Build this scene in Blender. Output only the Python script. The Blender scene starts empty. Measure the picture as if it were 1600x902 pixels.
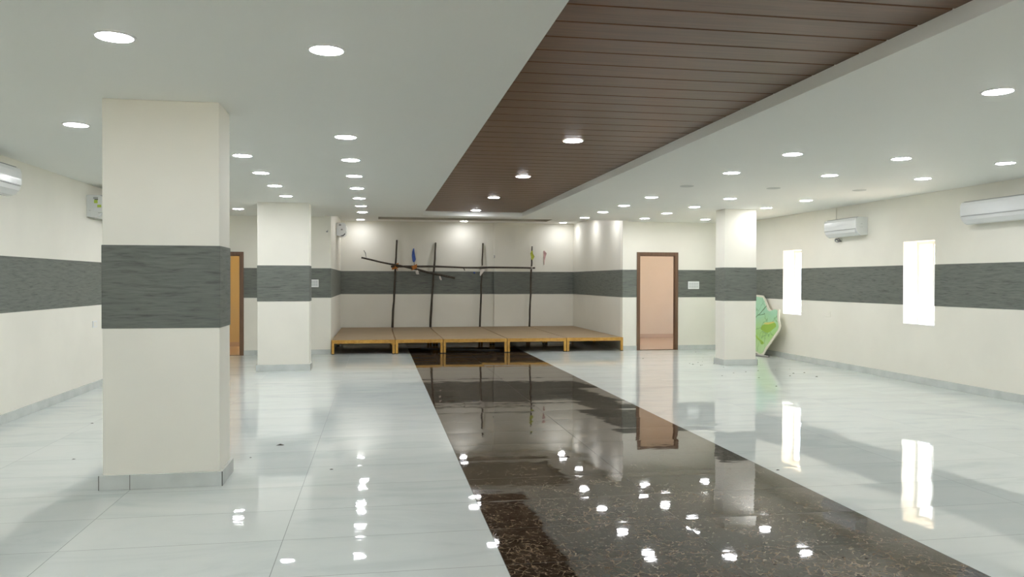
import bpy, bmesh, math, random
from mathutils import Vector, Matrix
random.seed(7)
C = bpy.context.scene.collection
SC = bpy.context.scene

# ------------------------------------------------------------------ camera
F, YAW, PITCH, ROLL, EYE = 1230.38, 0.16941, -0.00939, 0.00215, 1.4937
cd = bpy.data.cameras.new('camera'); cam = bpy.data.objects.new('camera', cd); C.objects.link(cam)
cd.sensor_width = 36; cd.lens = F / 1600 * 36; cd.clip_start = .05; cd.clip_end = 500
cy, sy, cp, sp = math.cos(YAW), math.sin(YAW), math.cos(PITCH), math.sin(PITCH)
fw = Vector((sy*cp, cy*cp, sp)); r0 = Vector((cy, -sy, 0)); u0 = r0.cross(fw)
cr, sr = math.cos(ROLL), math.sin(ROLL)
rt = r0*cr + u0*sr; up = u0*cr - r0*sr
M = Matrix.Identity(4)
for i in range(3):
    M[i][0] = rt[i]; M[i][1] = up[i]; M[i][2] = -fw[i]
M.translation = Vector((0, 0, EYE)); cam.matrix_world = M
SC.camera = cam

# ------------------------------------------------------------------ world, sun, exposure
W = bpy.data.worlds.new('world'); SC.world = W; W.use_nodes = True
W.node_tree.nodes['Background'].inputs[0].default_value = (.86, .93, 1, 1)
W.node_tree.nodes['Background'].inputs[1].default_value = 6.5
sd = bpy.data.lights.new('sun', 'SUN'); sun = bpy.data.objects.new('sun', sd); C.objects.link(sun)
sd.energy = 60; sd.angle = math.radians(.6); sd.color = (1, .93, .84)
sun.rotation_euler = Vector((.12, .5, .85)).to_track_quat('Z', 'Y').to_euler()
LAMP = 84.0            # radiance of a lit downlight
LAMP_COL = (1, 1, 1.04)
SC.view_settings.view_transform = 'Standard'; SC.view_settings.look = 'None'
SC.view_settings.gamma = 1; SC.view_settings.use_curve_mapping = False
SC.view_settings.exposure = 0.18
SC.cycles.max_bounces = 10; SC.cycles.diffuse_bounces = 7; SC.cycles.glossy_bounces = 4
SC.cycles.sample_clamp_indirect = 6

# ------------------------------------------------------------------ room measures
XL, XR, YF, YB = -3.83, 7.87, 16.35, -3.2      # left, right, far (door) wall, wall behind camera
RXL, RXR, RY = -.93, 5.22, 20.72               # stage alcove
HC, HW, HR = 2.785, 2.875, 3.04                # ceiling, plank ceiling, alcove ceiling
BZ0, BZ1 = 1.150, 1.745                        # wallpaper band
WX0, WX1, WY1 = .868, 2.875, 15.62             # plank ceiling
LIP = 16.12
SX0, SX1 = .665, 3.065                         # dark marble strip
TY0 = 4.074                                    # one cross joint of the floor tiles

# ------------------------------------------------------------------ materials
def mat(name, col=(.8, .8, .8), rough=.5, metal=0, spec=.5, coat=0, emit=None, estr=0):
    m = bpy.data.materials.new(name); m.use_nodes = True
    b = m.node_tree.nodes['Principled BSDF']
    b.inputs['Base Color'].default_value = (*col, 1); b.inputs['Roughness'].default_value = rough
    b.inputs['Metallic'].default_value = metal; b.inputs['Specular IOR Level'].default_value = spec
    b.inputs['Coat Weight'].default_value = coat
    if emit:
        b.inputs['Emission Color'].default_value = (*emit, 1); b.inputs['Emission Strength'].default_value = estr
    return m
class N:
    """small helper round a node tree"""
    def __init__(s, m): s.t = m.node_tree; s.b = s.t.nodes['Principled BSDF']
    def n(s, kind, **kw):
        x = s.t.nodes.new(kind)
        for k, v in kw.items(): setattr(x, k, v)
        return x
    def l(s, a, b): s.t.links.new(a, b)
    def math(s, op, a, b=None, c=None):
        x = s.n('ShaderNodeMath', operation=op)
        for i, v in enumerate((a, b, c)):
            if v is None: continue
            if isinstance(v, (int, float)): x.inputs[i].default_value = v
            else: s.l(v, x.inputs[i])
        return x.outputs[0]
    def vm(s, op, a, b=None, sc=None):
        x = s.n('ShaderNodeVectorMath', operation=op)
        for i, v in enumerate((a, b)):
            if v is None: continue
            if isinstance(v, tuple): x.inputs[i].default_value = v
            else: s.l(v, x.inputs[i])
        if sc is not None: x.inputs['Scale'].default_value = sc
        return x.outputs[0]
    def pos(s): return s.n('ShaderNodeNewGeometry').outputs['Position']
    def noise(s, vec, scale, detail=2, rough=.5, dist=0):
        x = s.n('ShaderNodeTexNoise'); s.l(vec, x.inputs['Vector'])
        x.inputs['Scale'].default_value = scale; x.inputs['Detail'].default_value = detail
        x.inputs['Roughness'].default_value = rough; x.inputs['Distortion'].default_value = dist
        return x
    def ramp(s, fac, stops):
        x = s.n('ShaderNodeValToRGB'); e = x.color_ramp.elements
        while len(e) < len(stops): e.new(.5)
        for i, (p, c) in enumerate(stops): e[i].position = p; e[i].color = (*c, 1)
        s.l(fac, x.inputs[0]); return x.outputs[0]
    def mix(s, fac, a, b, blend='MIX'):
        x = s.n('ShaderNodeMix', data_type='RGBA', blend_type=blend)
        for i, v in ((0, fac), (6, a), (7, b)):
            if isinstance(v, (int, float)): x.inputs[i].default_value = v
            elif isinstance(v, tuple): x.inputs[i].default_value = (*v, 1)
            else: s.l(v, x.inputs[i])
        return x.outputs[2]
    def bump(s, h, strength, dist):
        x = s.n('ShaderNodeBump'); x.inputs['Strength'].default_value = strength
        x.inputs['Distance'].default_value = dist; s.l(h, x.inputs['Height'])
        s.l(x.outputs[0], s.b.inputs['Normal'])

def paint(name, col, rough=.55, amp=.03):
    m = mat(name, col, rough); k = N(m); p = k.pos()
    f = k.noise(p, 1.3, 3).outputs['Fac']
    c2 = tuple(c*(1-amp) for c in col); c1 = tuple(min(1, c*(1+amp)) for c in col)
    k.l(k.ramp(f, [(.3, c2), (.7, c1)]), k.b.inputs['Base Color'])
    k.bump(k.noise(p, 160, 2).outputs['Fac'], .06, .002)
    return m
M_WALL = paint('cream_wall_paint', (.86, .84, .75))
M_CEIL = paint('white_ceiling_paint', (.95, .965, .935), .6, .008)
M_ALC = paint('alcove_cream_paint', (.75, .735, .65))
M_PEACH = paint('peach_corridor_paint', (.80, .735, .655))
M_OCHRE = paint('ochre_corridor_paint', (.72, .60, .36))
M_TANFLOOR = paint('tan_corridor_floor', (.62, .50, .42), .3)
M_SKIRT = mat('grey_skirting_tile', (.50, .53, .51), .2)
k = N(M_SKIRT); k.l(k.ramp(k.noise(k.pos(), 5, 4).outputs['Fac'], [(.3, (.54, .575, .55)), (.7, (.64, .67, .645))]), k.b.inputs['Base Color'])
M_JOINT = mat('dark_joint', (.06, .06, .055), .8)

def band_material():
    m = mat('grey_bark_wallpaper', (.13, .15, .14), .62); k = N(m); p = k.pos()
    warp = k.vm('SCALE', k.noise(p, 2.2, 2).outputs['Color'], sc=.05)
    v = k.vm('MULTIPLY', k.vm('ADD', p, warp), (4.5, 4.5, 48.0))
    n1 = k.noise(v, 1.0, 4, .62, .5).outputs['Fac']
    v2 = k.vm('MULTIPLY', p, (9.0, 9.0, 160.0)); n2 = k.noise(v2, 1.0, 2).outputs['Fac']
    n3 = k.noise(p, .9, 3).outputs['Fac']
    h = k.math('ADD', k.math('MULTIPLY', n1, .75), k.math('MULTIPLY', n2, .25))
    c = k.ramp(h, [(.33, (.050, .058, .048)), (.45, (.118, .132, .112)), (.70, (.178, .192, .165))])
    c = k.mix(k.math('MULTIPLY', n3, .35), c, (.125, .125, .112))
    k.l(c, k.b.inputs['Base Color']); k.bump(h, .55, .006)
    return m
M_BAND = band_material()

def tile_nodes(k, wave, tilt):
    """joint mask and normal of large, slightly uneven polished tiles"""
    p = k.pos(); s = k.n('ShaderNodeSeparateXYZ'); k.l(p, s.inputs[0])
    u = k.math('DIVIDE', k.math('SUBTRACT', s.outputs[0], SX0), 1.2)
    v = k.math('DIVIDE', k.math('SUBTRACT', s.outputs[1], TY0), .6)
    iu, iv = k.math('FLOOR', u), k.math('FLOOR', v)
    fu, fv = k.math('FRACT', u), k.math('FRACT', v)
    du = k.math('MULTIPLY', k.math('MINIMUM', fu, k.math('SUBTRACT', 1, fu)), 1.2)
    dv = k.math('MULTIPLY', k.math('MINIMUM', fv, k.math('SUBTRACT', 1, fv)), .6)
    j = k.math('LESS_THAN', k.math('MINIMUM', du, dv), .0021)
    cb = k.n('ShaderNodeCombineXYZ'); k.l(iu, cb.inputs[0]); k.l(iv, cb.inputs[1])
    wn = k.n('ShaderNodeTexWhiteNoise', noise_dimensions='3D'); k.l(cb.outputs[0], wn.inputs[0])
    t = k.vm('SCALE', k.vm('SUBTRACT', wn.outputs['Color'], (.5, .5, .5)), sc=tilt)
    # bowed tile: the surface falls away to its edges
    cu = k.math('MULTIPLY', k.math('SUBTRACT', fu, .5), tilt*.5)
    cv = k.math('MULTIPLY', k.math('SUBTRACT', fv, .5), tilt*1.1)
    bow = k.n('ShaderNodeCombineXYZ'); k.l(cu, bow.inputs[0]); k.l(cv, bow.inputs[1])
    off = k.vm('ADD', p, k.vm('SCALE', wn.outputs['Color'], sc=20))
    w1 = k.vm('SCALE', k.vm('SUBTRACT', k.noise(off, 2.1, 1).outputs['Color'], (.5, .5, .5)), sc=wave)
    w2 = k.vm('SCALE', k.vm('SUBTRACT', k.noise(k.vm('MULTIPLY', off, (.35, 1, 1)), 24, 1).outputs['Color'], (.5, .5, .5)), sc=wave*1.15)
    nrm = k.vm('ADD', k.vm('ADD', t, bow.outputs[0]), k.vm('ADD', w1, w2))
    nrm = k.vm('NORMALIZE', k.vm('ADD', k.vm('MULTIPLY', nrm, (1, 1, 0)), (0, 0, 1)))
    return p, wn, j, nrm

def floor_white():
    m = mat('white_polished_tile', (.7, .73, .71), .04, spec=.55, coat=.0); k = N(m)
    p, wn, j, nrm = tile_nodes(k, .010, .0075)
    off = k.vm('ADD', p, k.vm('SCALE', wn.outputs['Color'], sc=7))
    vn = k.noise(k.vm('MULTIPLY', off, (.7, 1.9, 1)), 1.1, 7, .6, 1.4).outputs['Fac']
    c = k.ramp(vn, [(.34, (.575, .63, .61)), (.47, (.635, .685, .66)), (.62, (.66, .705, .675))])
    c = k.mix(k.math('MULTIPLY', wn.outputs['Value'], .10), c, (.59, .63, .615))
    dust = k.noise(p, .55, 5, .6, .6).outputs['Fac']
    c = k.mix(k.math('MULTIPLY', j, .85), c, (.10, .11, .105))
    k.l(c, k.b.inputs['Base Color']); k.l(nrm, k.b.inputs['Normal'])
    r = k.math('ADD', .028, k.math('MULTIPLY', k.math('GREATER_THAN', dust, .56), .02))
    k.l(k.math('ADD', r, k.math('MULTIPLY', j, .5)), k.b.inputs['Roughness'])
    return m
def floor_dark():
    m = mat('dark_brown_marble_tile', (.03, .025, .02), .04, spec=.40); k = N(m)
    p, wn, j, nrm = tile_nodes(k, .010, .0075)
    off = k.vm('ADD', p, k.vm('SCALE', wn.outputs['Color'], sc=9))
    warp = k.vm('ADD', off, k.vm('SCALE', k.noise(off, 7, 4, .6).outputs['Color'], sc=.16))
    vo = k.n('ShaderNodeTexVoronoi', feature='DISTANCE_TO_EDGE'); k.l(warp, vo.inputs['Vector']); vo.inputs['Scale'].default_value = 17
    vein = k.ramp(vo.outputs['Distance'], [(0, (1, 1, 1)), (.07, (.14, .14, .14)), (.13, (0, 0, 0))])
    patch = k.noise(off, 4.6, 4, .6, .8).outputs['Fac']
    pm = k.ramp(patch, [(.38, (.14, .14, .14)), (.58, (1, 1, 1))])
    cloud = k.noise(off, 9, 5, .65, .6).outputs['Fac']
    base = k.ramp(cloud, [(.33, (.008, .006, .004)), (.50, (.024, .016, .010)), (.70, (.075, .050, .031))])
    c = k.mix(k.math('MULTIPLY', k.mix(1.0, vein, pm, 'MULTIPLY'), .62), base, (.29, .215, .145))
    fl = k.noise(off, 46, 3, .6).outputs['Fac']
    c = k.mix(k.math('MULTIPLY', k.math('GREATER_THAN', fl, .635), .4), c, (.28, .22, .16))
    c = k.mix(k.math('MULTIPLY', j, .8), c, (.012, .011, .010))
    k.l(c, k.b.inputs['Base Color']); k.l(nrm, k.b.inputs['Normal'])
    k.l(k.math('ADD', .032, k.math('MULTIPLY', j, .5)), k.b.inputs['Roughness'])
    return m
M_FLOOR, M_DARK = floor_white(), floor_dark()

def wood_plank():
    m = mat('brown_ceiling_plank', (.12, .07, .05), .33, spec=.2); k = N(m); p = k.pos()
    g = k.noise(k.vm('MULTIPLY', p, (1.1, 26, 1)), 1.6, 4, .6, .4).outputs['Fac']
    g2 = k.noise(k.vm('MULTIPLY', p, (.5, 4, 1)), 1.0, 2).outputs['Fac']
    c = k.ramp(g, [(.3, (.112, .056, .028)), (.7, (.182, .097, .051))])
    c = k.mix(k.math('MULTIPLY', g2, .4), c, (.105, .060, .040))
    k.l(c, k.b.inputs['Base Color']); k.bump(g, .12, .001)
    return m
M_PLANK = wood_plank()
M_GROOVE = mat('plank_groove', (.03, .018, .014), .7)
def ply():
    m = mat('brown_plywood', (.3, .2, .11), .55); k = N(m); p = k.pos()
    g = k.noise(k.vm('MULTIPLY', p, (1.0, 5, 1)), 1.7, 5, .6, .8).outputs['Fac']
    d = k.noise(p, .9, 5, .65).outputs['Fac']
    c = k.ramp(g, [(.3, (.205, .138, .068)), (.7, (.31, .22, .122))])
    c = k.mix(k.math('MULTIPLY', d, .35), c, (.32, .25, .15))
    k.l(c, k.b.inputs['Base Color']); return m
M_PLY = ply()
M_YEL = mat('ochre_painted_steel', (.50, .27, .045), .42)
k = N(M_YEL); k.l(k.ramp(k.noise(k.pos(), 14, 4, .65).outputs['Fac'], [(.3, (.40, .20, .03)), (.65, (.56, .32, .06))]), k.b.inputs['Base Color'])
M_YELSEAM = mat('rust_orange_seam', (.34, .11, .015), .6)
M_RUBBER = mat('black_rubber', (.012, .012, .012), .7)
M_FRAME = mat('brown_door_frame', (.13, .068, .034), .42)
k = N(M_FRAME); k.l(k.ramp(k.noise(k.vm('MULTIPLY', k.pos(), (30, 30, 1.4)), 1, 4).outputs['Fac'], [(.3, (.10, .050, .025)), (.7, (.17, .092, .048))]), k.b.inputs['Base Color'])
M_AC = mat('glossy_white_plastic', (.78, .80, .80), .18, coat=.4)
M_ACG = mat('grey_plastic', (.30, .31, .31), .5)
M_ACD = mat('dark_plastic', (.035, .035, .035), .5)
M_GREEN = mat('green_sticker', (.42, .55, .07), .5)
M_WHITE = mat('white_sticker', (.75, .76, .78), .4)
M_PLATE = mat('white_switch_plastic', (.82, .84, .83), .3)
M_ROCK = mat('pale_grey_rocker', (.60, .63, .62), .3)
M_RIM = mat('white_lamp_rim', (.85, .86, .85), .4)
M_LAMP = mat('lit_diffuser', (1, 1, 1), .4, emit=LAMP_COL, estr=LAMP)
M_WARM = mat('warm_diffuser', (1, 1, 1), .4, emit=(1, .74, .40), estr=260)
M_PINK = mat('soft_warm_diffuser', (1, 1, 1), .4, emit=(1, .84, .70), estr=72)
M_UNLIT = mat('unlit_cover', (.60, .63, .61), .5)
M_ALU = mat('white_window_aluminium', (.82, .82, .80), .35)
M_GLASS = bpy.data.materials.new('window_glass'); M_GLASS.use_nodes = True
nt = M_GLASS.node_tree; nt.nodes.remove(nt.nodes['Principled BSDF'])
gl = nt.nodes.new('ShaderNodeBsdfTransparent'); gg = nt.nodes.new('ShaderNodeBsdfGlossy'); mx = nt.nodes.new('ShaderNodeMixShader')
fr = nt.nodes.new('ShaderNodeFresnel'); gg.inputs['Roughness'].default_value = .02; gl.inputs[0].default_value = (.93, .96, .97, 1)
nt.links.new(fr.outputs[0], mx.inputs[0]) if False else None; mx.inputs[0].default_value = .06; nt.links.new(gl.outputs[0], mx.inputs[1]); nt.links.new(gg.outputs[0], mx.inputs[2])
nt.links.new(mx.outputs[0], nt.nodes['Material Output'].inputs[0])
M_GROUND = paint('sunlit_sandy_ground', (.55, .42, .33), .9, .1)
def bark():
    m = mat('dark_wooden_pole', (.05, .04, .025), .8); k = N(m)
    g = k.noise(k.vm('MULTIPLY', k.pos(), (30, 30, 6)), 1, 4).outputs['Fac']
    k.l(k.ramp(g, [(.3, (.028, .022, .014)), (.7, (.075, .06, .040))]), k.b.inputs['Base Color']); return m
M_POLE = bark()
M_ORANGE = mat('orange_cord', (.50, .18, .03), .8)
M_WTAPE = mat('white_cloth', (.72, .68, .62), .8)
M_BLUE = mat('blue_cloth', (.045, .10, .36), .8)
M_YG = mat('yellow_green_cloth', (.42, .46, .05), .8)
M_PINKC = mat('pink_cloth', (.52, .33, .31), .8)
M_GREYC = mat('grey_thread', (.32, .31, .28), .8)
M_DEB = mat('dark_dry_crumb', (.045, .038, .030), .9)
M_CONC = paint('grey_concrete', (.4, .39, .37), .9)

# ------------------------------------------------------------------ mesh helpers
def box(bm, x0, x1, y0, y1, z0, z1, mi=0):
    v = [bm.verts.new(c) for c in ((x0,y0,z0),(x1,y0,z0),(x1,y1,z0),(x0,y1,z0),(x0,y0,z1),(x1,y0,z1),(x1,y1,z1),(x0,y1,z1))]
    for f in ((3,2,1,0),(4,5,6,7),(0,1,5,4),(1,2,6,5),(2,3,7,6),(3,0,4,7)):
        bm.faces.new([v[i] for i in f]).material_index = mi
def disc(bm, x, y, z, r, down=True, n=32):
    vs = [bm.verts.new((x+r*math.cos(a), y+r*math.sin(a), z)) for a in [2*math.pi*i/n*(-1 if down else 1) for i in range(n)]]
    return bm.faces.new(vs)
def prism(bm, prof, a0, a1, axis='Y', mi=0, ox=0, oz=0, flip=False):
    """extrude a closed (d,z) profile along an axis"""
    rings = []
    for a in (a0, a1):
        ring = []
        for d, z in prof:
            c = (ox+d, a, oz+z) if axis == 'Y' else (a, ox+d, oz+z)
            ring.append(bm.verts.new(c))
        rings.append(ring)
    n = len(prof)
    for i in range(n):
        f = bm.faces.new((rings[0][i], rings[0][(i+1) % n], rings[1][(i+1) % n], rings[1][i])); f.material_index = mi
    bm.faces.new(rings[0][::-1]).material_index = mi; bm.faces.new(rings[1]).material_index = mi
def tube(bm, pts, rad, n=8, jitter=0, cap=True, rad2=None):
    pts = [Vector(p) for p in pts]; rings = []
    for i, p in enumerate(pts):
        d = (pts[min(i+1, len(pts)-1)] - pts[max(i-1, 0)]).normalized()
        a = d.orthogonal().normalized(); b = d.cross(a)
        if rings:
            a = (pa - d*pa.dot(d)).normalized(); b = d.cross(a)
        pa = a
        r = rad if rad2 is None else rad + (rad2-rad)*i/(len(pts)-1)
        r *= 1 + random.uniform(-jitter, jitter)
        rings.append([bm.verts.new(p + (a*math.cos(t)+b*math.sin(t))*r) for t in [2*math.pi*j/n for j in range(n)]])
    for q in range(len(rings)-1):
        for j in range(n):
            bm.faces.new((rings[q][j], rings[q][(j+1) % n], rings[q+1][(j+1) % n], rings[q+1][j]))
    if cap:
        bm.faces.new(rings[0][::-1]); bm.faces.new(rings[-1])
def obj(name, bm, mats, parent=None, origin=None, bevel=0, smooth=False, seg=2):
    bmesh.ops.recalc_face_normals(bm, faces=bm.faces)
    me = bpy.data.meshes.new(name); 
    if origin is not None: bmesh.ops.translate(bm, verts=bm.verts, vec=-Vector(origin))
    bm.to_mesh(me); bm.free()
    for m in (mats if isinstance(mats, (list, tuple)) else [mats]): me.materials.append(m)
    if smooth:
        for p in me.polygons: p.use_smooth = True
    o = bpy.data.objects.new(name, me); C.objects.link(o)
    if origin is not None: o.location = origin
    if parent is not None:
        o.parent = parent
        if origin is None: o.location = -parent.location if parent.parent is None else -(parent.location+parent.parent.location)
        else: o.location = Vector(origin) - parent.location
    if bevel:
        b = o.modifiers.new('bevel', 'BEVEL'); b.width = bevel; b.segments = seg; b.limit_method = 'ANGLE'; b.angle_limit = math.radians(40)
    return o
def B(): return bmesh.new()
def boxes(*bs):
    bm = B()
    for b in bs: box(bm, *b)
    return bm
def struct(name, bm, m, **kw):
    o = obj(name, bm, m, **kw); o['kind'] = 'structure'; return o
def thing(name, label, cat, loc, group=None):
    o = bpy.data.objects.new(name, None); C.objects.link(o); o.location = loc; o.empty_display_size = .1
    return tag(o, label, cat, group)
def tag(o, label, cat, group=None):
    o['label'] = label; o['category'] = cat
    if group: o['group'] = group
    return o

# ------------------------------------------------------------------ floor
FL = struct('floor', boxes((XL-.2, SX0, YB-.2, RY+.2, -.2, 0), (SX1, XR+.2, YB-.2, RY+.2, -.2, 0)), M_FLOOR)
obj('marble_strip', boxes((SX0, SX1, YB-.2, RY+.2, -.2, 0)), M_DARK, FL)

# ------------------------------------------------------------------ walls
T = .3
def wall_rects(bm, a0, a1, z0, z1, holes, put):
    """fill a wall rectangle with boxes round its openings"""
    edges = sorted({a0, a1} | {h[0] for h in holes} | {h[1] for h in holes})
    for u, v in zip(edges, edges[1:]):
        hs = [h for h in holes if h[0] <= u + 1e-6 and h[1] >= v - 1e-6]
        lo = z0
        for h in sorted(hs, key=lambda q: q[2]):
            if h[2] > lo: put(bm, u, v, lo, h[2])
            lo = h[3]
        if lo < z1: put(bm, u, v, lo, z1)
HT = 3.4
def wall(name, axis, face, thick, a0, a1, holes=(), m=M_WALL, band=True, bm_extra=None):
    lo, hi = sorted((face, face+thick))
    f = (lambda bm, u, v, p, q: box(bm, u, v, lo, hi, p, q)) if axis == 'Y' else (lambda bm, u, v, p, q: box(bm, lo, hi, u, v, p, q))
    bm = B(); wall_rects(bm, a0, a1, 0, HT, list(holes), f)
    o = struct(name, bm, m)
    if band:
        s = -math.copysign(.004, thick); blo, bhi = sorted((face, face+s))
        g = (lambda bm, u, v, p, q: box(bm, u, v, blo, bhi, p, q)) if axis == 'Y' else (lambda bm, u, v, p, q: box(bm, blo, bhi, u, v, p, q))
        bb = B(); hs = [(h[0], h[1], max(h[2], BZ0), min(h[3], BZ1)) for h in holes]
        wall_rects(bb, a0, a1, BZ0, BZ1, hs, g)
        obj('wallpaper_band', bb, M_BAND, o)
    return o
WIN = [(10.10, 10.78, .86, 2.10), (13.70, 14.37, .86, 2.10)]
DR = (5.535, 6.475, 0, 2.127); DL = (-3.56, -2.62, 0, 2.065)
wall('wall_left', 'X', XL, -T, YB, YF, m=M_WALL)
wall('wall_right', 'X', XR, T, YB, YF, holes=WIN)
FILL_WIN = [(-3.1, -1.9, .86, 2.3), (3.0, 4.4, .86, 2.3), (5.6, 7.0, .86, 2.3)]  # unseen openings added behind the camera for extra daylight
wall('wall_back', 'Y', YB, -T, XL-T, XR+T, holes=FILL_WIN)
WT = .16
wall('wall_front_left', 'Y', YF, WT, XL-T, RXL, holes=[DL])
wall('wall_front_right', 'Y', YF, WT, RXR, XR+T, holes=[DR])
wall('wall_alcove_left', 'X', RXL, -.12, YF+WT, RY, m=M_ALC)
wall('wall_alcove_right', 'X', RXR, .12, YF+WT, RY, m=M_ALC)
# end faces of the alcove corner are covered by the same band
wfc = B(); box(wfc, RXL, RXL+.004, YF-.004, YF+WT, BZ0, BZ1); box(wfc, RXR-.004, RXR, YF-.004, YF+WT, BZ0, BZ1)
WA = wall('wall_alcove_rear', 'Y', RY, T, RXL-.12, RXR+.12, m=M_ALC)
obj('wallpaper_corner', wfc, M_BAND, WA)
# shallow pilaster in the alcove's rear wall
pil = obj('pilaster', boxes((3.05, 3.66, RY-.09, RY, 0, HT)), M_ALC, WA)
obj('pilaster_band', boxes((3.046, 3.664, RY-.094, RY-.0041, BZ0, BZ1)), M_BAND, WA)
# rooms behind the two doors
struct('wall_corridor_left', boxes((-4.3, RXL-.12, 18.6, 18.8, 0, HT), (-4.3, -4.13, YF+WT, 18.6, 0, HT)), M_OCHRE)
struct('wall_corridor_right', boxes((RXR+.12, 9.2, 20.0, 20.2, 0, HT), (8.6, 8.8, YF+WT, 20.0, 0, HT)), M_PEACH)
struct('trim_1', boxes((-4.13, RXL-.12, 18.585, 18.6, .004, .10)), M_TANFLOOR)
struct('trim_2', boxes((RXR+.12, 8.6, 19.985, 20.0, .004, .10)), M_TANFLOOR)
struct('floor_corridor_left', boxes((-4.13, RXL-.12, YF+.05, 18.6, .0, .004)), M_TANFLOOR)
struct('floor_corridor_right', boxes((RXR+.12, 8.6, YF+.05, 20.0, .0, .004)), M_TANFLOOR)

# ------------------------------------------------------------------ skirting
def skirt(name, axis, face, out, a0, a1, holes=(), step=.6, start=0):
    lo, hi = sorted((face, face+out)); bm = B(); jb = B(); S = .014
    cuts = [a0] + sorted(sum(([h[0], h[1]] for h in holes), [])) + [a1]
    for u, v in zip(cuts[::2], cuts[1::2]):
        t = start + math.floor((u-start)/step)*step
        while t < v:
            p, q = max(u, t+.0012), min(v, t+step-.0012)
            if q > p:
                if axis == 'Y': box(bm, p, q, lo, hi, 0.001, .1)
                else: box(bm, lo, hi, p, q, 0.001, .1)
            t += step
    o = struct(name, bm, M_SKIRT)
    return o
skirt('baseboard_left', 'X', XL, .015, YB, YF)
skirt('baseboard_right', 'X', XR, -.015, YB, YF)
skirt('baseboard_back', 'Y', YB, .015, XL+.015, XR-.015)
skirt('baseboard_front_left', 'Y', YF, -.015, XL+.015, RXL, holes=[(DL[0], DL[1])])
skirt('baseboard_front_right', 'Y', YF, -.015, RXR, XR-.015, holes=[(DR[0], DR[1])], start=.15)

# ------------------------------------------------------------------ ceiling
CE = struct('ceiling', boxes((XL-T, WX0, YB-T, LIP, HC, HT), (WX1, XR+T, YB-T, LIP, HC, HT), (WX0, WX1, WY1, LIP, HC, HT),
     (XL-T, RXL-.12, LIP, 18.9, HC, HT), (RXR+.12, XR+T+1.1, LIP, 20.3, HC, HT),
     (RXL-.12, RXR+.12, LIP, 16.9, HR, HT), (RXL-.12, RXR+.12, 20.02, RY+.2, HR, HT), (RXL-.12, .02, 16.9, 20.02, HR, HT), (4.33, RXR+.12, 16.9, 20.02, HR, HT),
     (.02, 4.33, 16.9, 20.02, HR+.10, HT), (WX0, WX1, YB-T, WY1, HW+.02, HT)), M_CEIL)
bm = B(); y = WY1 - .003
i = 0
while y > YB:
    y2 = y - .262
    prof = [(y2+.006, .012), (y2+.006, .004), (y2+.010, 0), (y-.010, 0), (y-.006, .004), (y-.006, .012)]
    prism(bm, prof, WX0+.001, WX1-.001, 'X', 0, 0, HW)
    box(bm, WX0+.001, WX1-.001, y-.006, y+.006, HW+.011, HW+.018, 1)
    y = y2
obj('plank_panelling', bm, [M_PLANK, M_GROOVE], CE)

M_TRAY_SHADE = mat('taupe_tray_shade', (.45, .435, .37), .6)  # taupe puts the shade of the recessed tray into its colour
obj('tray_shade_faces', boxes((.021, 4.329, 20.012, 20.02, HR-.001, HR+.0995), (.021, .029, 16.901, 20.012, HR-.001, HR+.0995), (4.321, 4.329, 16.901, 20.012, HR-.001, HR+.0995), (.029, 4.321, 16.901, 20.012, HR+.092, HR+.0995)), M_TRAY_SHADE, CE)
# ------------------------------------------------------------------ windows
for i, (y0, y1, z0, z1) in enumerate(WIN):
    xo = XR + .27
    f = .045
    w = struct('window_%d' % (i+1), boxes((xo-.03, xo+.02, y0, y0+f, z0, z1), (xo-.03, xo+.02, y1-f, y1, z0, z1), (xo-.03, xo+.02, y0+f, y1-f, z0, z0+f), (xo-.03, xo+.02, y0+f, y1-f, z1-f, z1)), M_ALU)
    obj('sill', boxes((XR+.001, xo-.03, y0+.001, y1-.001, z0, z0+.008)), M_ALU, w)
    obj('mullion', boxes((xo-.025, xo+.015, (y0+y1)/2-.018, (y0+y1)/2+.018, z0+f, z1-f)), M_ALU, w)
    obj('glass', boxes((xo-.006, xo-.002, y0+f, y1-f, z0+f, z1-f)), M_GLASS, w)

for i, (x0, x1, z0, z1) in enumerate(FILL_WIN):  # added windows, out of view, that brighten the front column and near ceiling
    yo = YB - .24; f = .05
    w = struct('window_%d' % (i+3), boxes((x0, x0+f, yo-.02, yo+.03, z0, z1), (x1-f, x1, yo-.02, yo+.03, z0, z1), (x0+f, x1-f, yo-.02, yo+.03, z0, z0+f), (x0+f, x1-f, yo-.02, yo+.03, z1-f, z1)), M_ALU)
    obj('mullion', boxes(((x0+x1)/2-.02, (x0+x1)/2+.02, yo-.015, yo+.025, z0+f, z1-f)), M_ALU, w)
    obj('glass', boxes((x0+f, x1-f, yo, yo+.004, z0+f, z1-f)), M_GLASS, w)

# ------------------------------------------------------------------ doorways
for i, (x0, x1, z0, z1) in enumerate((DR, DL)):
    w = .074
    d = struct('door_%d' % (i+1), boxes((x0, x0+w, YF-.02, YF+.06, .001, z1), (x1-w, x1, YF-.02, YF+.06, .001, z1), (x0+w, x1-w, YF-.02, YF+.06, z1-w, z1)), M_FRAME, bevel=.004)
    obj('door_stop', boxes((x0+w, x0+w+.012, YF+.02, YF+.05, .005, z1-w), (x1-w-.012, x1-w, YF+.02, YF+.05, .005, z1-w), (x0+w+.012, x1-w-.012, YF+.02, YF+.05, z1-w-.012, z1-w)), M_FRAME, d)
    obj('threshold', boxes((x0+w, x1-w, YF-.01, YF+.05, .0005, .010)), M_FRAME, d)

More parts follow.
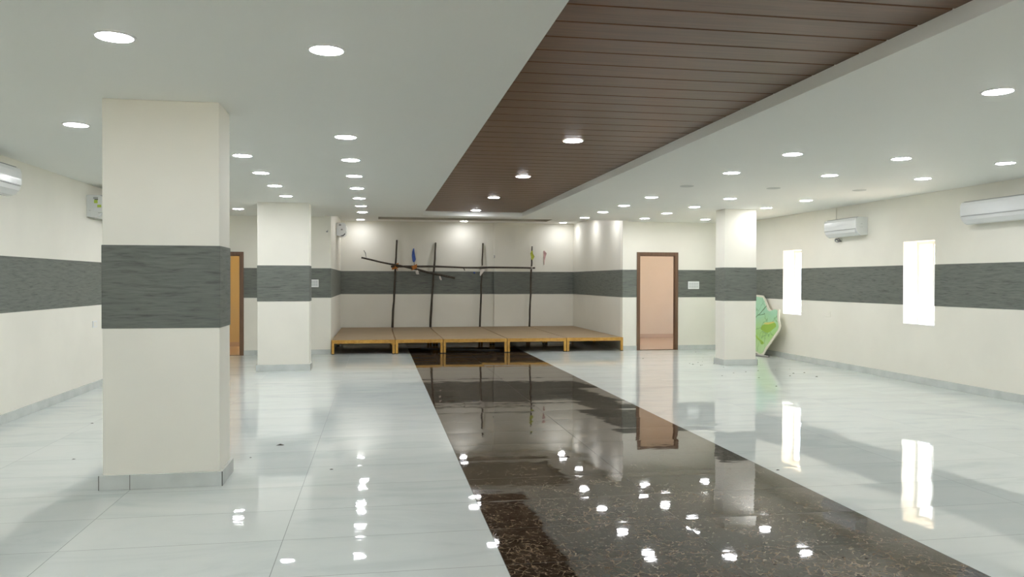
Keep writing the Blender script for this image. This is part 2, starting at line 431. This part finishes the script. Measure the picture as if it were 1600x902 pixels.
# ------------------------------------------------------------------ columns
def column(label, x0, x1, y0, y1, jx=None, lead=False):
    cx, cyy = (x0+x1)/2, (y0+y1)/2
    t = thing('column', label, 'column', (cx, cyy, 0))
    obj('shaft', boxes((x0, x1, y0, y1, 0.001, HC)), M_WALL, t, bevel=.006)
    e = .005
    obj('wallpaper_band', boxes((x0-e, x1+e, y0-e, y1+e, BZ0, BZ1)), M_BAND, t, bevel=.004)
    s = .022; h = .105
    obj('skirting', boxes((x0-s, x1+s, y0-s, y0, .001, h), (x0-s, x1+s, y1, y1+s, .001, h), (x0-s, x0, y0, y1, .001, h), (x1, x1+s, y0, y1, .001, h)), M_SKIRT, t)
    jm = B()
    if jx is not None: box(jm, jx-.002, jx+.002, y0-s-.0006, y0-s, .001, h)
    if lead:
        box(jm, x0-s-.0005, x0-s+.004, y0-s-.0007, y0-s, .001, h); box(jm, x1+s-.005, x1+s+.0007, y0-s-.0007, y0-s+.002, .001, h)
    else:
        box(jm, x1+s-.003, x1+s+.0007, y0-s-.0007, y0-s+.002, .001, h)
    obj('skirting_joint', jm, M_JOINT, t)
    return t
column('wide cream column nearest the viewer with grey wallpaper band and dark-edged skirting', -1.925, -1.13, 6.0, 6.40, jx=-1.738, lead=True)
column('cream column with grey band on the left side, in front of the left switch plate', -1.945, -1.115, 13.47, 13.85)
column('narrow cream column on the right side of the hall, in front of the green board', 6.08, 6.68, 13.15, 13.53)

# ------------------------------------------------------------------ downlights
proto = None
def downlight(x, y, z, label, lit=M_LAMP, name='downlight', group=None, r=.092):
    global proto
    t = thing(name, label, 'ceiling light', (x, y, z), group)
    if proto is None:
        bm = B(); n = 40
        rings = [[bm.verts.new((rr*math.cos(2*math.pi*i/n), rr*math.sin(2*math.pi*i/n), zz)) for i in range(n)] for rr, zz in ((.106, 0), (.105, -.006), (.092, -.008), (.091, -.003))]
        for a in range(3):
            for i in range(n): bm.faces.new((rings[a][i], rings[a][(i+1) % n], rings[a+1][(i+1) % n], rings[a+1][i]))
        rim = obj('rim', bm, M_RIM, t, origin=(x, y, z)); 
        bm = B(); rr2 = [[bm.verts.new((q*math.cos(2*math.pi*i/n), q*math.sin(2*math.pi*i/n), zz)) for i in range(n)] for q, zz in ((.092, 0), (.091, -.0015), (.080, -.004), (.045, -.0055))]
        for a in range(3):
            for i in range(n): bm.faces.new((rr2[a][i], rr2[a+1][i], rr2[a+1][(i+1) % n], rr2[a][(i+1) % n]))
        bm.faces.new(rr2[3][::-1])
        d = obj('diffuser', bm, M_LAMP, t); d.location = (0, 0, -.006)
        d.data.polygons[0].use_smooth = False
        proto = (rim, d)
        rim.location = (0, 0, 0)
        # rim mesh was built in local coordinates
        for v in rim.data.vertices: v.co += Vector((x, y, z))
        return t
    for p in proto:
        c = p.copy(); C.objects.link(c); c.parent = t; c.location = p.location
        if p is proto[1] and lit is not M_LAMP:
            c.data = p.data.copy(); c.data.materials[0] = lit
    return t
ORD = ['first', 'second', 'third', 'fourth', 'fifth', 'sixth', 'seventh', 'eighth', 'ninth']
def row(x, ys, where, z=HC):
    vis = [y for y in ys if y[1]]
    for i, (y, v) in enumerate(vis):
        downlight(x, y, z, 'lit downlight, %s from the viewer in the row %s' % ('farthest' if i == len(vis)-1 and len(vis) > 1 else ORD[i], where))
    for y, v in ys:
        if not v: downlight(x, y, z, 'round white recessed downlight out of view in the %s' % ('ceiling behind the viewer' if y < 6 else 'ceiling hidden by a column'), group='downlights out of view')
V, H = 1, 0
row(-2.46, [(7.05, V), (13.37, V), (14.77, V), (8.45, H), (11.1, H), (12.4, H), (4.5, H), (1.8, H), (-.8, H)], 'nearest the left wall')
row(-1.37, [(4.47, V), (8.47, V), (9.79, V), (11.08, V), (12.39, V), (7.2, H), (1.8, H), (-.8, H)], 'in line with the front column')
row(-.28, [(4.52, V), (7.21, V), (8.57, V), (9.88, V), (11.17, V), (12.52, V), (13.80, V), (15.02, V), (1.8, H), (-.8, H)], 'just left of the plank ceiling')
row(4.13, [(4.70, V), (7.37, V), (8.76, V), (11.52, V), (12.88, V), (14.15, V), (15.45, V), (1.8, H), (-.8, H)], 'just right of the plank ceiling')
row(5.39, [(7.43, V), (8.75, V), (11.48, V), (12.87, V), (14.18, V), (15.43, V), (4.7, H), (1.8, H), (-.8, H)], 'midway across the right-hand ceiling')
row(6.69, [(7.50, V), (8.81, V), (11.52, V), (12.81, V), (15.40, V), (14.18, H), (4.7, H), (1.8, H), (-.8, H)], 'nearest the right wall')
row(1.89, [(7.52, V), (10.20, V), (12.85, V), (15.24, V), (3.2, H), (.5, H), (-2.0, H)], 'on the brown planks', z=HW-.0005)
for x, n in ((-.42, 'left'), (2.20, 'middle'), (4.82, 'right')):
    downlight(x, 20.22, HR, 'lit downlight at the %s of the alcove ceiling above the stage' % n)
for x, y in ((4.80, 18.48), (4.80, 16.78), (3.2, 16.55), (2.0, 16.55), (.8, 16.55), (-.30, 17.6)):  # right-wall pair makes the scallops; the others are added to brighten the stage
    downlight(x, y, HR, 'recessed alcove downlight or added fill lamp hidden behind the ceiling edge', group='hidden alcove lights')
for x, w in ((4.13, 'in the row beside the plank ceiling'), (5.39, 'in the middle row of the right-hand ceiling'), (6.69, 'in the row nearest the right wall')):
    t = thing('ceiling_cover_plate', 'flat unlit round cover %s' % w, 'ceiling plate', (x, 10.12, HC))
    bm = B(); n = 32
    r1 = [bm.verts.new((x+.095*math.cos(a), 10.12+.095*math.sin(a), HC)) for a in [2*math.pi*i/n for i in range(n)]]
    r2 = [bm.verts.new((x+.088*math.cos(a), 10.12+.088*math.sin(a), HC-.005)) for a in [2*math.pi*i/n for i in range(n)]]
    for i in range(n): bm.faces.new((r1[i], r1[(i+1) % n], r2[(i+1) % n], r2[i]))
    bm.faces.new(r2)
    obj('cover', bm, M_UNLIT, t)
# warm lamps of the corridors
t = downlight(-2.0, 17.5, HC, 'warm ceiling lamp of the corridor behind the left doorway', lit=M_WARM)
t = downlight(7.2, 18.6, HC, 'warm ceiling lamp of the corridor behind the right doorway', lit=M_PINK)

# ------------------------------------------------------------------ air conditioners
def ac_profile(side, h=.29, d=.21):
    pts = [(0, 0), (.11, -.012), (.155, .012), (.192, .055), (.208, .10), (.21, h*.55), (.207, h-.05), (.196, h-.018), (.175, h-.004), (.15, h), (0, h)]
    return [(p[0]*side, p[1]) for p in pts]
def air_conditioner(label, xw, side, y0, y1, z0, sticker='far'):
    """side=+1: hangs on a wall and sticks out towards +X"""
    yc = (y0+y1)/2
    t = thing('air_conditioner', label, 'air conditioner', (xw, yc, z0))
    bm = B(); prism(bm, ac_profile(side), y0+.004, y1-.004, 'Y', 0, xw, z0)
    obj('body', bm, M_AC, t, bevel=.006, seg=3)
    # front panel a little proud, with a shadow gap under it
    pr = [(.2085*side, .105), (.214*side, .105), (.2155*side, .17), (.212*side, .24), (.200*side, .274), (.196*side, .272), (.206*side, .24), (.209*side, .16)]
    bm = B(); prism(bm, pr, y0+.012, y1-.012, 'Y', 0, xw, z0)
    obj('front_panel', bm, M_AC, t)
    # louvre flap on the lower front
    pr = [(.150*side, .004), (.196*side, .052), (.203*side, .090), (.208*side, .090), (.200*side, .048), (.154*side, -.002)]
    bm = B(); prism(bm, pr, y0+.05, y1-.05, 'Y', 0, xw, z0)
    obj('louvre_flap', bm, M_AC, t)
    bm = B(); prism(bm, [(.205*side, .094), (.2125*side, .094), (.2125*side, .100), (.205*side, .100)], y0+.03, y1-.03, 'Y', 0, xw, z0)
    obj('shadow_gap', bm, M_ACG, t)
    x = lambda q: xw + side*q
    bm = B()
    for i in range(9):
        a, b = sorted((x(.02+i*.018), x(.028+i*.018))); box(bm, a, b, y0+.03, y1-.03, z0+.289, z0+.293)
    obj('intake_grille', bm, M_ACG, t)
    # energy labels on the near end cap
    def st(m, d0, d1, q0, q1, nm):
        a, b = sorted((x(d0), x(d1))); bm = B(); box(bm, a, b, y0+.002, y0+.0045, z0+q0, z0+q1); o = obj(nm, bm, m, t); o['label'] = nm.replace('_', ' ') + ' on the end cap'; return o
    if sticker == 'full':
        st(M_ACG, .085, .145, .235, .262, 'grey_oval_mark'); st(M_ACD, .10, .145, .224, .236, 'dark_mark')
        st(M_GREEN, .095, .140, .180, .222, 'green_star_label'); st(M_GREEN, .135, .185, .125, .160, 'green_energy_label')
        st(M_WHITE, .10, .195, .075, .12, 'white_rating_sticker'); st(M_ACG, .03, .055, .080, .084, 'small_text_line'); st(M_ACG, .145, .195, .050, .055, 'black_text_line')
    elif sticker == 'dark':
        st(M_ACG, .055, .105, .225, .262, 'grey_top_label'); st(M_ACG, .10, .14, .12, .155, 'grey_middle_label')
        a, b = x(.09), x(.205); bm = B(); prism(bm, [(.085*side, -.012), (.15*side, -.02), (.20*side, .03), (.195*side, .055), (.15*side, .012), (.11*side, .0)], y0-.004, y0+.05, 'Y', 0, xw, z0); obj('dark_outlet_edge', bm, M_ACD, t)
    else:
        st(M_ROCK, .10, .13, .17, .185, 'small_grey_logo'); st(M_ROCK, .09, .14, .12, .13, 'small_grey_text')
    return t
air_conditioner('white split air conditioner cut off by the left picture edge, high on the left wall', XL, 1, 7.93, 8.88, 2.365, 'none')
air_conditioner('white air conditioner half hidden by the front column, green stickers on its end', XL, 1, 11.33, 12.28, 2.345, 'full')
air_conditioner('white air conditioner on the right wall with a looped hose below its left end', XR, -1, 11.66, 12.60, 2.262, 'none')
air_conditioner('white split air conditioner at the right picture edge, nearest one on the right wall', XR, -1, 8.26, 9.36, 2.268, 'none')
air_conditioner('small white air conditioner seen end-on high on the alcove left wall above the stage', RXL, 1, 18.6, 19.45, 2.54, 'dark')
# hose loop and conduit at the right wall unit
t = thing('drain_hose', 'dark looped drain hose and cable below the right wall air conditioner', 'hose', (XR-.03, 12.5, 2.21))
bm = B(); tube(bm, [(XR-.05+.02*math.sin(a*.5), 12.46+.055*math.cos(a), 2.208+.03*math.sin(a)) for a in [i*.45 for i in range(24)]], .007, 6)
obj('looped_hose', bm, M_ACG, t, smooth=True)
bm = B(); tube(bm, [(XR-.04, 12.52, 2.235), (XR-.03, 12.50, 2.225), (XR-.03, 12.45, 2.20), (XR-.02, 12.38, 2.19)], .009, 6)
obj('cable_end', bm, M_ACD, t, smooth=True)
t = tag(obj('conduit_pipe', (lambda b: (tube(b, [(XR-.012, 12.55, 2.54), (XR-.012, 12.55, HC-.001)], .009, 8), b)[1])(B()), M_WALL, origin=(XR-.012, 12.55, 2.54)), 'thin cream conduit rising from the right wall air conditioner to the ceiling', 'conduit')

# ------------------------------------------------------------------ switch plates and sockets
def plate(name, label, cx, cz, w, h, rockers):
    t = thing(name, label, 'switch', (cx, YF, cz))
    obj('plate', boxes((cx-w/2, cx+w/2, YF-.016, YF-.0041, cz-h/2, cz+h/2)), M_PLATE, t, bevel=.004)
    n = rockers; q = (w-.03)/n
    for r in range(2):
        for i in range(n):
            a = cx-w/2+.015+i*q; z = cz-h/2+.02+r*(h-.04)/2
            obj('rocker', boxes((a+.003, a+q-.003, YF-.020, YF-.015, z+.004, z+(h-.04)/2-.004)), M_ROCK, t)
plate('switch_plate', 'wide white switch plate on the grey band right of the right doorway', 6.832, 1.412, .255, .165, 4)
plate('switch_plate', 'square white switch plate on the grey band beside the left rear column', -1.256, 1.440, .175, .155, 3)
def socket(label, xw, side, cy_, cz):
    t = thing('wall_socket', label, 'socket', (xw, cy_, cz))
    a, b = sorted((xw, xw+side*.010)); obj('plate', boxes((a, b, cy_-.08, cy_+.08, cz-.045, cz+.045)), M_PLATE if side > 0 else M_WALL, t, bevel=.003)
    a, b = sorted((xw+side*.008, xw+side*.012)); obj('socket_face', boxes((a, b, cy_-.05, cy_+.05, cz-.03, cz+.03)), M_WALL, t)
socket('faint cream blank socket plate on the right wall between the two windows', XR, -1, 12.80, .92)
socket('white socket plate low on the left wall beside the front column', XL, 1, 11.62, .89)
t = thing('wall_clamp', 'small dark cable clamp on the wall corner below the alcove air conditioner', 'clamp', (-1.0, YF-.005, 2.49))
obj('clip', boxes((-1.02, -.985, YF-.022, YF, 2.475, 2.50)), M_ACG, t, bevel=.003)
bm = B(); tube(bm, [(-1.0, YF-.02, 2.50), (-.99, YF-.012, 2.515), (-.98, YF-.004, 2.515)], .005, 6); obj('hook', bm, M_ACG, t)

# ------------------------------------------------------------------ green board leaning on the right wall
bx = lambda z: 7.605 + .18*z
OUT = [(15.98, 1.19), (15.50, 1.22), (15.05, 1.205), (14.93, 1.13), (14.72, .945), (14.62, .915), (14.42, .955), (14.31, .945), (14.29, .85), (14.25, .75), (14.15, .62), (14.16, .55), (14.30, .40), (14.42, .27), (14.56, .13), (14.62, .03), (14.72, .0), (14.95, .035), (15.35, .0), (15.85, .03), (16.02, .45), (15.93, .8)]
def board(name, out, th, off, m, parent):
    bm = B(); nx = Vector((-1, 0, .18)).normalized()
    A = [bm.verts.new(Vector((bx(z), y, z+.002)) + nx*off) for y, z in out]
    Bv = [bm.verts.new(Vector((bx(z), y, z+.002)) + nx*(off+th)) for y, z in out]
    bm.faces.new(A); bm.faces.new(Bv[::-1])
    for i in range(len(out)):
        j = (i+1) % len(out); bm.faces.new((A[i], A[j], Bv[j], Bv[i]))
    return obj(name, bm, m, parent)
mg = mat('painted_green_wash', (.4, .6, .4), .45); k = N(mg); p = k.pos(); s = k.n('ShaderNodeSeparateXYZ'); k.l(p, s.inputs[0])
g = k.noise(p, 2.0, 3, .5, .6).outputs['Fac']
hz = k.math('ADD', s.outputs[2], k.math('MULTIPLY', k.math('SUBTRACT', g, .5), .5))
c = k.ramp(hz, [(.10, (.46, .66, .33)), (.42, (.34, .58, .18)), (.60, (.36, .60, .28)), (.80, (.34, .60, .40)), (1.1, (.38, .64, .44))])
b1 = k.n('ShaderNodeTexVoronoi', feature='DISTANCE_TO_EDGE'); k.l(k.vm('ADD', p, k.vm('SCALE', k.noise(p, 3, 3).outputs['Color'], sc=.5)), b1.inputs['Vector']); b1.inputs['Scale'].default_value = 1.6
c = k.mix(k.math('MULTIPLY', k.math('LESS_THAN', b1.outputs['Distance'], .018), .5), c, (.13, .27, .10))
k.l(c, k.b.inputs['Base Color'])
M_BEDGE = mat('cream_board_edge', (.70, .68, .56), .6)
t = thing('painted_board', 'irregular green painted board with cream border leaning on the right wall behind the column', 'board', (7.7, 15.1, 0))
board('panel', OUT, .014, 0, M_BEDGE, t)
cyy, czz = 15.15, .62
INN = []
for i, (y, z) in enumerate(OUT):
    d = Vector((cyy-y, czz-z)); L = d.length; d *= (.075/L); INN.append((y+d.x, z+d.y*.6))
board('painted_face', INN, .002, .014, mg, t)
bough = [(15.5, .72), (15.2, .80), (15.0, .86), (14.9, .95), (14.82, 1.0)]
def strip(pts, w, nm, m, off):
    bm = B(); nx = Vector((-1, 0, .18)).normalized()
    tube(bm, [Vector((bx(z), y, z)) + nx*off for y, z in pts], w, 6, .25); return obj(nm, bm, m, t)
M_BR = mat('dark_green_paint', (.10, .17, .06), .6); M_YF = mat('yellow_paint', (.62, .56, .16), .6); M_LG = mat('leaf_green_paint', (.28, .45, .06), .6)
strip([(15.5, .66), (15.25, .74), (15.05, .84), (14.95, .92), (14.84, 1.0)], .007, 'painted_bough', M_BR, .0165)
strip([(15.1, .80), (14.95, .82), (14.86, .84)], .006, 'painted_bough', M_BR, .0165)
strip([(15.5, .52), (15.2, .44), (14.95, .33), (14.75, .27)], .016, 'painted_bough', M_LG, .0165)
def leaf(cy_, cz_, a, b, rot, nm, m):
    bm = B(); nx = Vector((-1, 0, .18)).normalized(); vs = []
    for off in (.016, .018):
        vs.append([bm.verts.new(Vector((bx(cz_), cy_, cz_)) + nx*off + Vector((.18*q[1], q[0], q[1]))) for q in [(a*math.cos(tt)*math.cos(rot)-b*math.sin(tt)*(1+.3*math.sin(3*tt))*math.sin(rot), a*math.cos(tt)*math.sin(rot)+b*math.sin(tt)*(1+.3*math.sin(3*tt))*math.cos(rot)) for tt in [2*math.pi*i/20 for i in range(20)]]])
    bm.faces.new(vs[0]); bm.faces.new(vs[1][::-1])
    for i in range(20): bm.faces.new((vs[0][i], vs[0][(i+1) % 20], vs[1][(i+1) % 20], vs[1][i]))
    obj(nm, bm, m, t)
leaf(14.62, .58, .30, .085, -.15, 'painted_leaf', M_LG)
leaf(14.62, .665, .22, .020, -.12, 'painted_highlight', M_YF)
leaf(14.78, .27, .09, .035, .3, 'painted_leaf', M_LG)
t = tag(obj('rubble_piece', (lambda b: (tube(b, [(7.44, 14.90, .016), (7.52, 14.72, .02), (7.56, 14.56, .018), (7.60, 14.44, .014)], .016, 7, .3), b)[1])(B()), M_CONC, origin=(7.6, 14.7, 0)), 'pale broken strip lying on the floor at the foot of the green board', 'debris')

# ------------------------------------------------------------------ stage platforms
SY0, SY1, SZ = 16.24, 20.60, .293
def platform(x0, x1, label):
    t = thing('stage_platform', label, 'stage platform', ((x0+x1)/2, (SY0+SY1)/2, 0), 'stage platforms in the alcove')
    a, b = x0+.007, x1-.007; fh = .055
    obj('plywood_top', boxes((a+.004, b-.004, SY0+.004, SY1, SZ-.016, SZ)), M_PLY, t, bevel=.002)
    obj('frame', boxes((a, b, SY0, SY0+.04, SZ-.016-fh, SZ-.016), (a, b, SY1-.04, SY1, SZ-.016-fh, SZ-.016), (a, a+.04, SY0+.04, SY1-.04, SZ-.016-fh, SZ-.016), (b-.04, b, SY0+.04, SY1-.04, SZ-.016-fh, SZ-.016),
        *[(a+.04, b-.04, SY0+q, SY0+q+.03, SZ-.016-fh, SZ-.016) for q in (1.1, 2.2, 3.3)]), M_YEL, t)
    obj('front_edge_strip', boxes((a, b, SY0-.002, SY0+.004, SZ-.017, SZ)), M_YELSEAM if False else M_YEL, t)
    for lx in (a, b-.05):
        for ly in (SY0, (SY0+SY1)/2, SY1-.05):
            lg = obj('leg', boxes((lx, lx+.05, ly, ly+.05, .012, SZ-.016-fh)), M_YEL, t)
            fo = obj('foot_cap', boxes((lx-.002, lx+.052, ly-.002, ly+.052, 0.0005, .014)), M_RUBBER, lg)
XS = [-.915, .362, 1.340, 2.680, 3.955, 5.205]
SL = ['leftmost stage platform, tan plywood on ochre steel legs against the alcove left corner',
      'narrowest stage platform, second from left, over the left edge of the dark marble',
      'middle stage platform, wholly over the dark marble strip',
      'fourth stage platform from the left, over the right edge of the dark marble',
      'rightmost stage platform, lighter tan plywood beside the alcove right wall']
for i in range(5): platform(XS[i], XS[i+1], SL[i])

# ------------------------------------------------------------------ poles leaning on the alcove wall
def wob(a, b, n=10, amp=.008):
    a, b = Vector(a), Vector(b); out = []
    for i in range(n+1):
        p = a.lerp(b, i/n)
        if 0 < i < n: p += Vector((random.uniform(-amp, amp), 0, random.uniform(-amp, amp)))
        out.append(p)
    return out
def pole(label, a, b, r0, r1, extra=None):
    bm = B(); pts = wob(a, b); tube(bm, pts, r0, 9, .10, rad2=r1)
    o = tag(obj('wooden_pole', bm, M_POLE, origin=a, smooth=True), label, 'pole')
    return o
yb = 20.46; yt = RY-.035
pole('upright dark wooden pole, leftmost of four leaning on the alcove rear wall', (.384, yb, SZ+.002), (.50, yt, 2.555), .030, .022)
pole('upright dark wooden pole leaning clearly to the right, second from the left', (1.356, yb, SZ+.002), (1.508, yt, 2.498), .031, .023)
pole('upright dark wooden pole, third from the left, with pale cloth tied at mid height', (2.648, yb, SZ+.002), (2.755, yt, 2.494), .028, .020)
pole('upright dark wooden pole, rightmost of four, with yellow-green cloth near the top', (3.950, yb-.10, SZ+.002), (4.062, yt-.11, 2.42), .026, .020)
# the level pole hangs in front of the uprights
lv = [(.345, 20.47, 1.862), (.9, 20.47, 1.868), (1.5, 20.46, 1.868), (2.0, 20.455, 1.852), (2.2, 20.45, 1.842), (2.6, 20.45, 1.842), (2.9, 20.45, 1.852), (3.5, 20.44, 1.850), (4.11, 20.43, 1.842)]
bm = B(); tube(bm, lv, .026, 9, .10, rad2=.021)
LV = tag(obj('wooden_pole', bm, M_POLE, origin=lv[0], smooth=True), 'long level dark wooden pole tied across the four uprights', 'pole')
bm = B(); tube(bm, [(2.20, 20.44, 1.84), (2.235, 20.435, 1.80), (2.245, 20.43, 1.765)], .012, 6); obj('twig_stub', bm, M_POLE, LV)
pole('slanting dark wooden pole sloping down to the right across the two left uprights', (-.40, 20.40, 2.085), (1.985, 20.41, 1.568), .020, .030)
# ties and cloth strips
def wrap(name, label, x, y, z, m, r=.045, h=.075, turns=4, tail=None):
    bm = B()
    tube(bm, [(x + r*1.3*math.cos(a), y + r*1.15*math.sin(a), z - h/2 + h*a/(2*math.pi*turns) + .5*r*math.cos(a*1.0)) for a in [i*2*math.pi/12 for i in range(12*turns+1)]], .011, 6)
    if tail: tube(bm, [(x, y-r, z)] + tail, .010, 5)
    return tag(obj(name, bm, m, origin=(x, y, z), smooth=True), label, 'cord')
wrap('cord_tie', 'orange cord binding the level pole to the leftmost upright', .455, 20.52, 1.865, M_ORANGE, .06, .11, 5, tail=[(.50, 20.43, 1.80), (.51, 20.43, 1.76)])
wrap('cord_tie', 'orange cord binding the slanting pole to the level pole', .935, 20.435, 1.842, M_ORANGE, .05, .10, 5, tail=[(.96, 20.37, 1.80)])
wrap('cloth_tie', 'pale cloth knot binding the level pole to the third upright', 2.722, 20.54, 1.85, M_WTAPE, .055, .09, 4)
wrap('cloth_tie', 'small pale cloth knot binding the level pole to the rightmost upright', 4.033, 20.47, 1.85, M_WTAPE, .045, .06, 3)
def ribbon(name, label, pts, w, m, cat='cloth strip'):
    bm = B(); L = []
    for i, p in enumerate(pts):
        p = Vector(p); ww = w[i] if isinstance(w, (list, tuple)) else w
        tw = .012*math.sin(i*1.7)
        L.append([bm.verts.new(p + Vector((-ww, tw, 0))), bm.verts.new(p + Vector((ww, -tw, .004))), bm.verts.new(p + Vector((ww, -tw+.006, .004))), bm.verts.new(p + Vector((-ww, tw+.006, 0)))])
    for i in range(len(L)-1):
        for j in range(4): bm.faces.new((L[i][j], L[i][(j+1) % 4], L[i+1][(j+1) % 4], L[i+1][j]))
    bm.faces.new(L[0]); bm.faces.new(L[-1][::-1])
    return tag(obj(name, bm, m, origin=pts[0]), label, cat)
ribbon('cloth_strip', 'blue cloth strip hanging on the alcove rear wall between the first two uprights', [(.935, RY-.02, 2.34), (.925, RY-.03, 2.25), (.93, RY-.035, 2.15), (.945, RY-.03, 2.05), (.94, RY-.02, 1.98)], [.012, .03, .042, .045, .02], M_BLUE)
ribbon('cloth_strip', 'thin dark tail hanging below the blue cloth strip', [(.948, RY-.03, 1.975), (.952, RY-.03, 1.90)], .010, M_GREYC)
ribbon('cloth_strip', 'yellow-green cloth strip tied on the rightmost upright', [(4.045, 20.50, 2.30), (4.03, 20.49, 2.22), (4.06, 20.48, 2.14), (4.045, 20.48, 2.06)], [.018, .035, .05, .02], M_YG)
ribbon('cloth_strip', 'faded pink cloth strip stuck to the wall right of the rightmost upright', [(4.41, RY-.015, 2.31), (4.44, RY-.02, 2.24), (4.43, RY-.02, 2.16), (4.42, RY-.015, 2.05), (4.415, RY-.012, 1.93)], [.015, .042, .03, .012, .006], M_PINKC)
ribbon('cloth_strip', 'pale cloth strip hanging down from the tie at the third upright', [(2.73, 20.44, 1.80), (2.70, 20.43, 1.74), (2.67, 20.43, 1.68), (2.655, 20.43, 1.63)], [.05, .045, .03, .012], M_WTAPE)
ribbon('cloth_strip', 'small white rag hanging below the orange tie on the slanting pole', [(1.0, 20.37, 1.77), (1.01, 20.36, 1.70), (1.03, 20.36, 1.66)], [.025, .04, .03], M_WTAPE)
ribbon('cloth_strip', 'small white rag hanging below the lower end of the slanting pole', [(1.59, 20.38, 1.615), (1.61, 20.37, 1.55), (1.63, 20.37, 1.51)], [.018, .026, .014], M_WTAPE)
ribbon('cloth_strip', 'short grey thread standing above the upper end of the slanting pole', [(-.34, 20.42, 2.27), (-.30, 20.42, 2.20), (-.28, 20.41, 2.08)], [.012, .010, .006], M_GREYC)
ribbon('cloth_strip', 'small dark blue scrap beside the third upright at the top of the band', [(2.52, RY-.02, 1.73), (2.54, RY-.02, 1.69)], [.02, .02], M_BLUE)
tag(obj('wall_hook', (lambda b: (tube(b, [(3.052, RY-.09, 2.17), (3.052, RY-.12, 2.165), (3.052, RY-.125, 2.13), (3.05, RY-.11, 2.11)], .013, 6), b)[1])(B()), M_ACG, origin=(3.05, RY-.1, 2.14)), 'small dark hook on the edge of the alcove wall pilaster', 'hook')
tag(obj('thin_stick', (lambda b: (tube(b, [(.95, 17.4, .012), (2.1, 16.9, .014), (2.6, 16.75, .012)], .008, 6), b)[1])(B()), M_GREYC, origin=(1.6, 17.1, .01)), 'thin grey stick lying on the dark floor under the stage', 'stick')

# ------------------------------------------------------------------ crumbs on the floor
def crumb(x, y, s, label, group=None):
    bm = B(); n = 7; top = bm.verts.new((x, y, s*.55)); ring = []
    for i in range(n):
        a = 2*math.pi*i/n; r = s*random.uniform(.6, 1.15); ring.append(bm.verts.new((x+r*1.5*math.cos(a), y+r*math.sin(a), .0008)))
    for i in range(n): bm.faces.new((ring[i], ring[(i+1) % n], top))
    bm.faces.new(ring[::-1])
    tag(obj('floor_crumb', bm, M_DEB, origin=(x, y, 0)), label, 'debris', group)
one = [(5.61, 10.42, .017, 'dark crumb alone on pale tiles, well in front of the right column'),
       (6.806, 11.376, .02, 'dark crumb on the pale tiles between the right column and the right wall'),
       (-.866, 7.38, .024, 'largest dark crumb on the pale tiles right of the front column'),
       (-.356, 6.364, .011, 'small dark crumb on the pale tiles left of the marble, beside the long joint'),
       (1.602, 6.508, .014, 'dark crumb on the marble strip near its middle'),
       (2.489, 3.892, .009, 'dark crumb at the bottom of the picture on marble, left one of a pair'),
       (2.604, 3.853, .009, 'dark crumb at the bottom of the picture on marble, right one of a pair'),
       (2.073, 3.853, .009, 'single dark crumb on marble at the bottom of the picture'),
       (3.126, 5.779, .012, 'dark crumb close to the right edge of the marble strip'),
       (-2.494, 7.071, .011, 'dark crumb on tiles left of the front column, nearer one'),
       (-2.928, 8.812, .012, 'dark crumb on tiles left of the front column, farther one'),
       (-1.05, 6.9, .009, 'tiny dark crumb just right of the front column skirting')]
for c in one: crumb(*c)
for i in range(22):
    crumb(random.uniform(5.0, 7.0) if i % 3 else random.uniform(5.6, 6.4), random.uniform(11.3, 15.9), random.uniform(.008, .018), 'tiny dark crumb on the pale tiles between the right doorway and right column', 'crumbs scattered near the right doorway')

# ------------------------------------------------------------------ outside
g = struct('ground_outside', boxes((-40, 70, -60, 60, -3.8, -3.6)), M_GROUND)
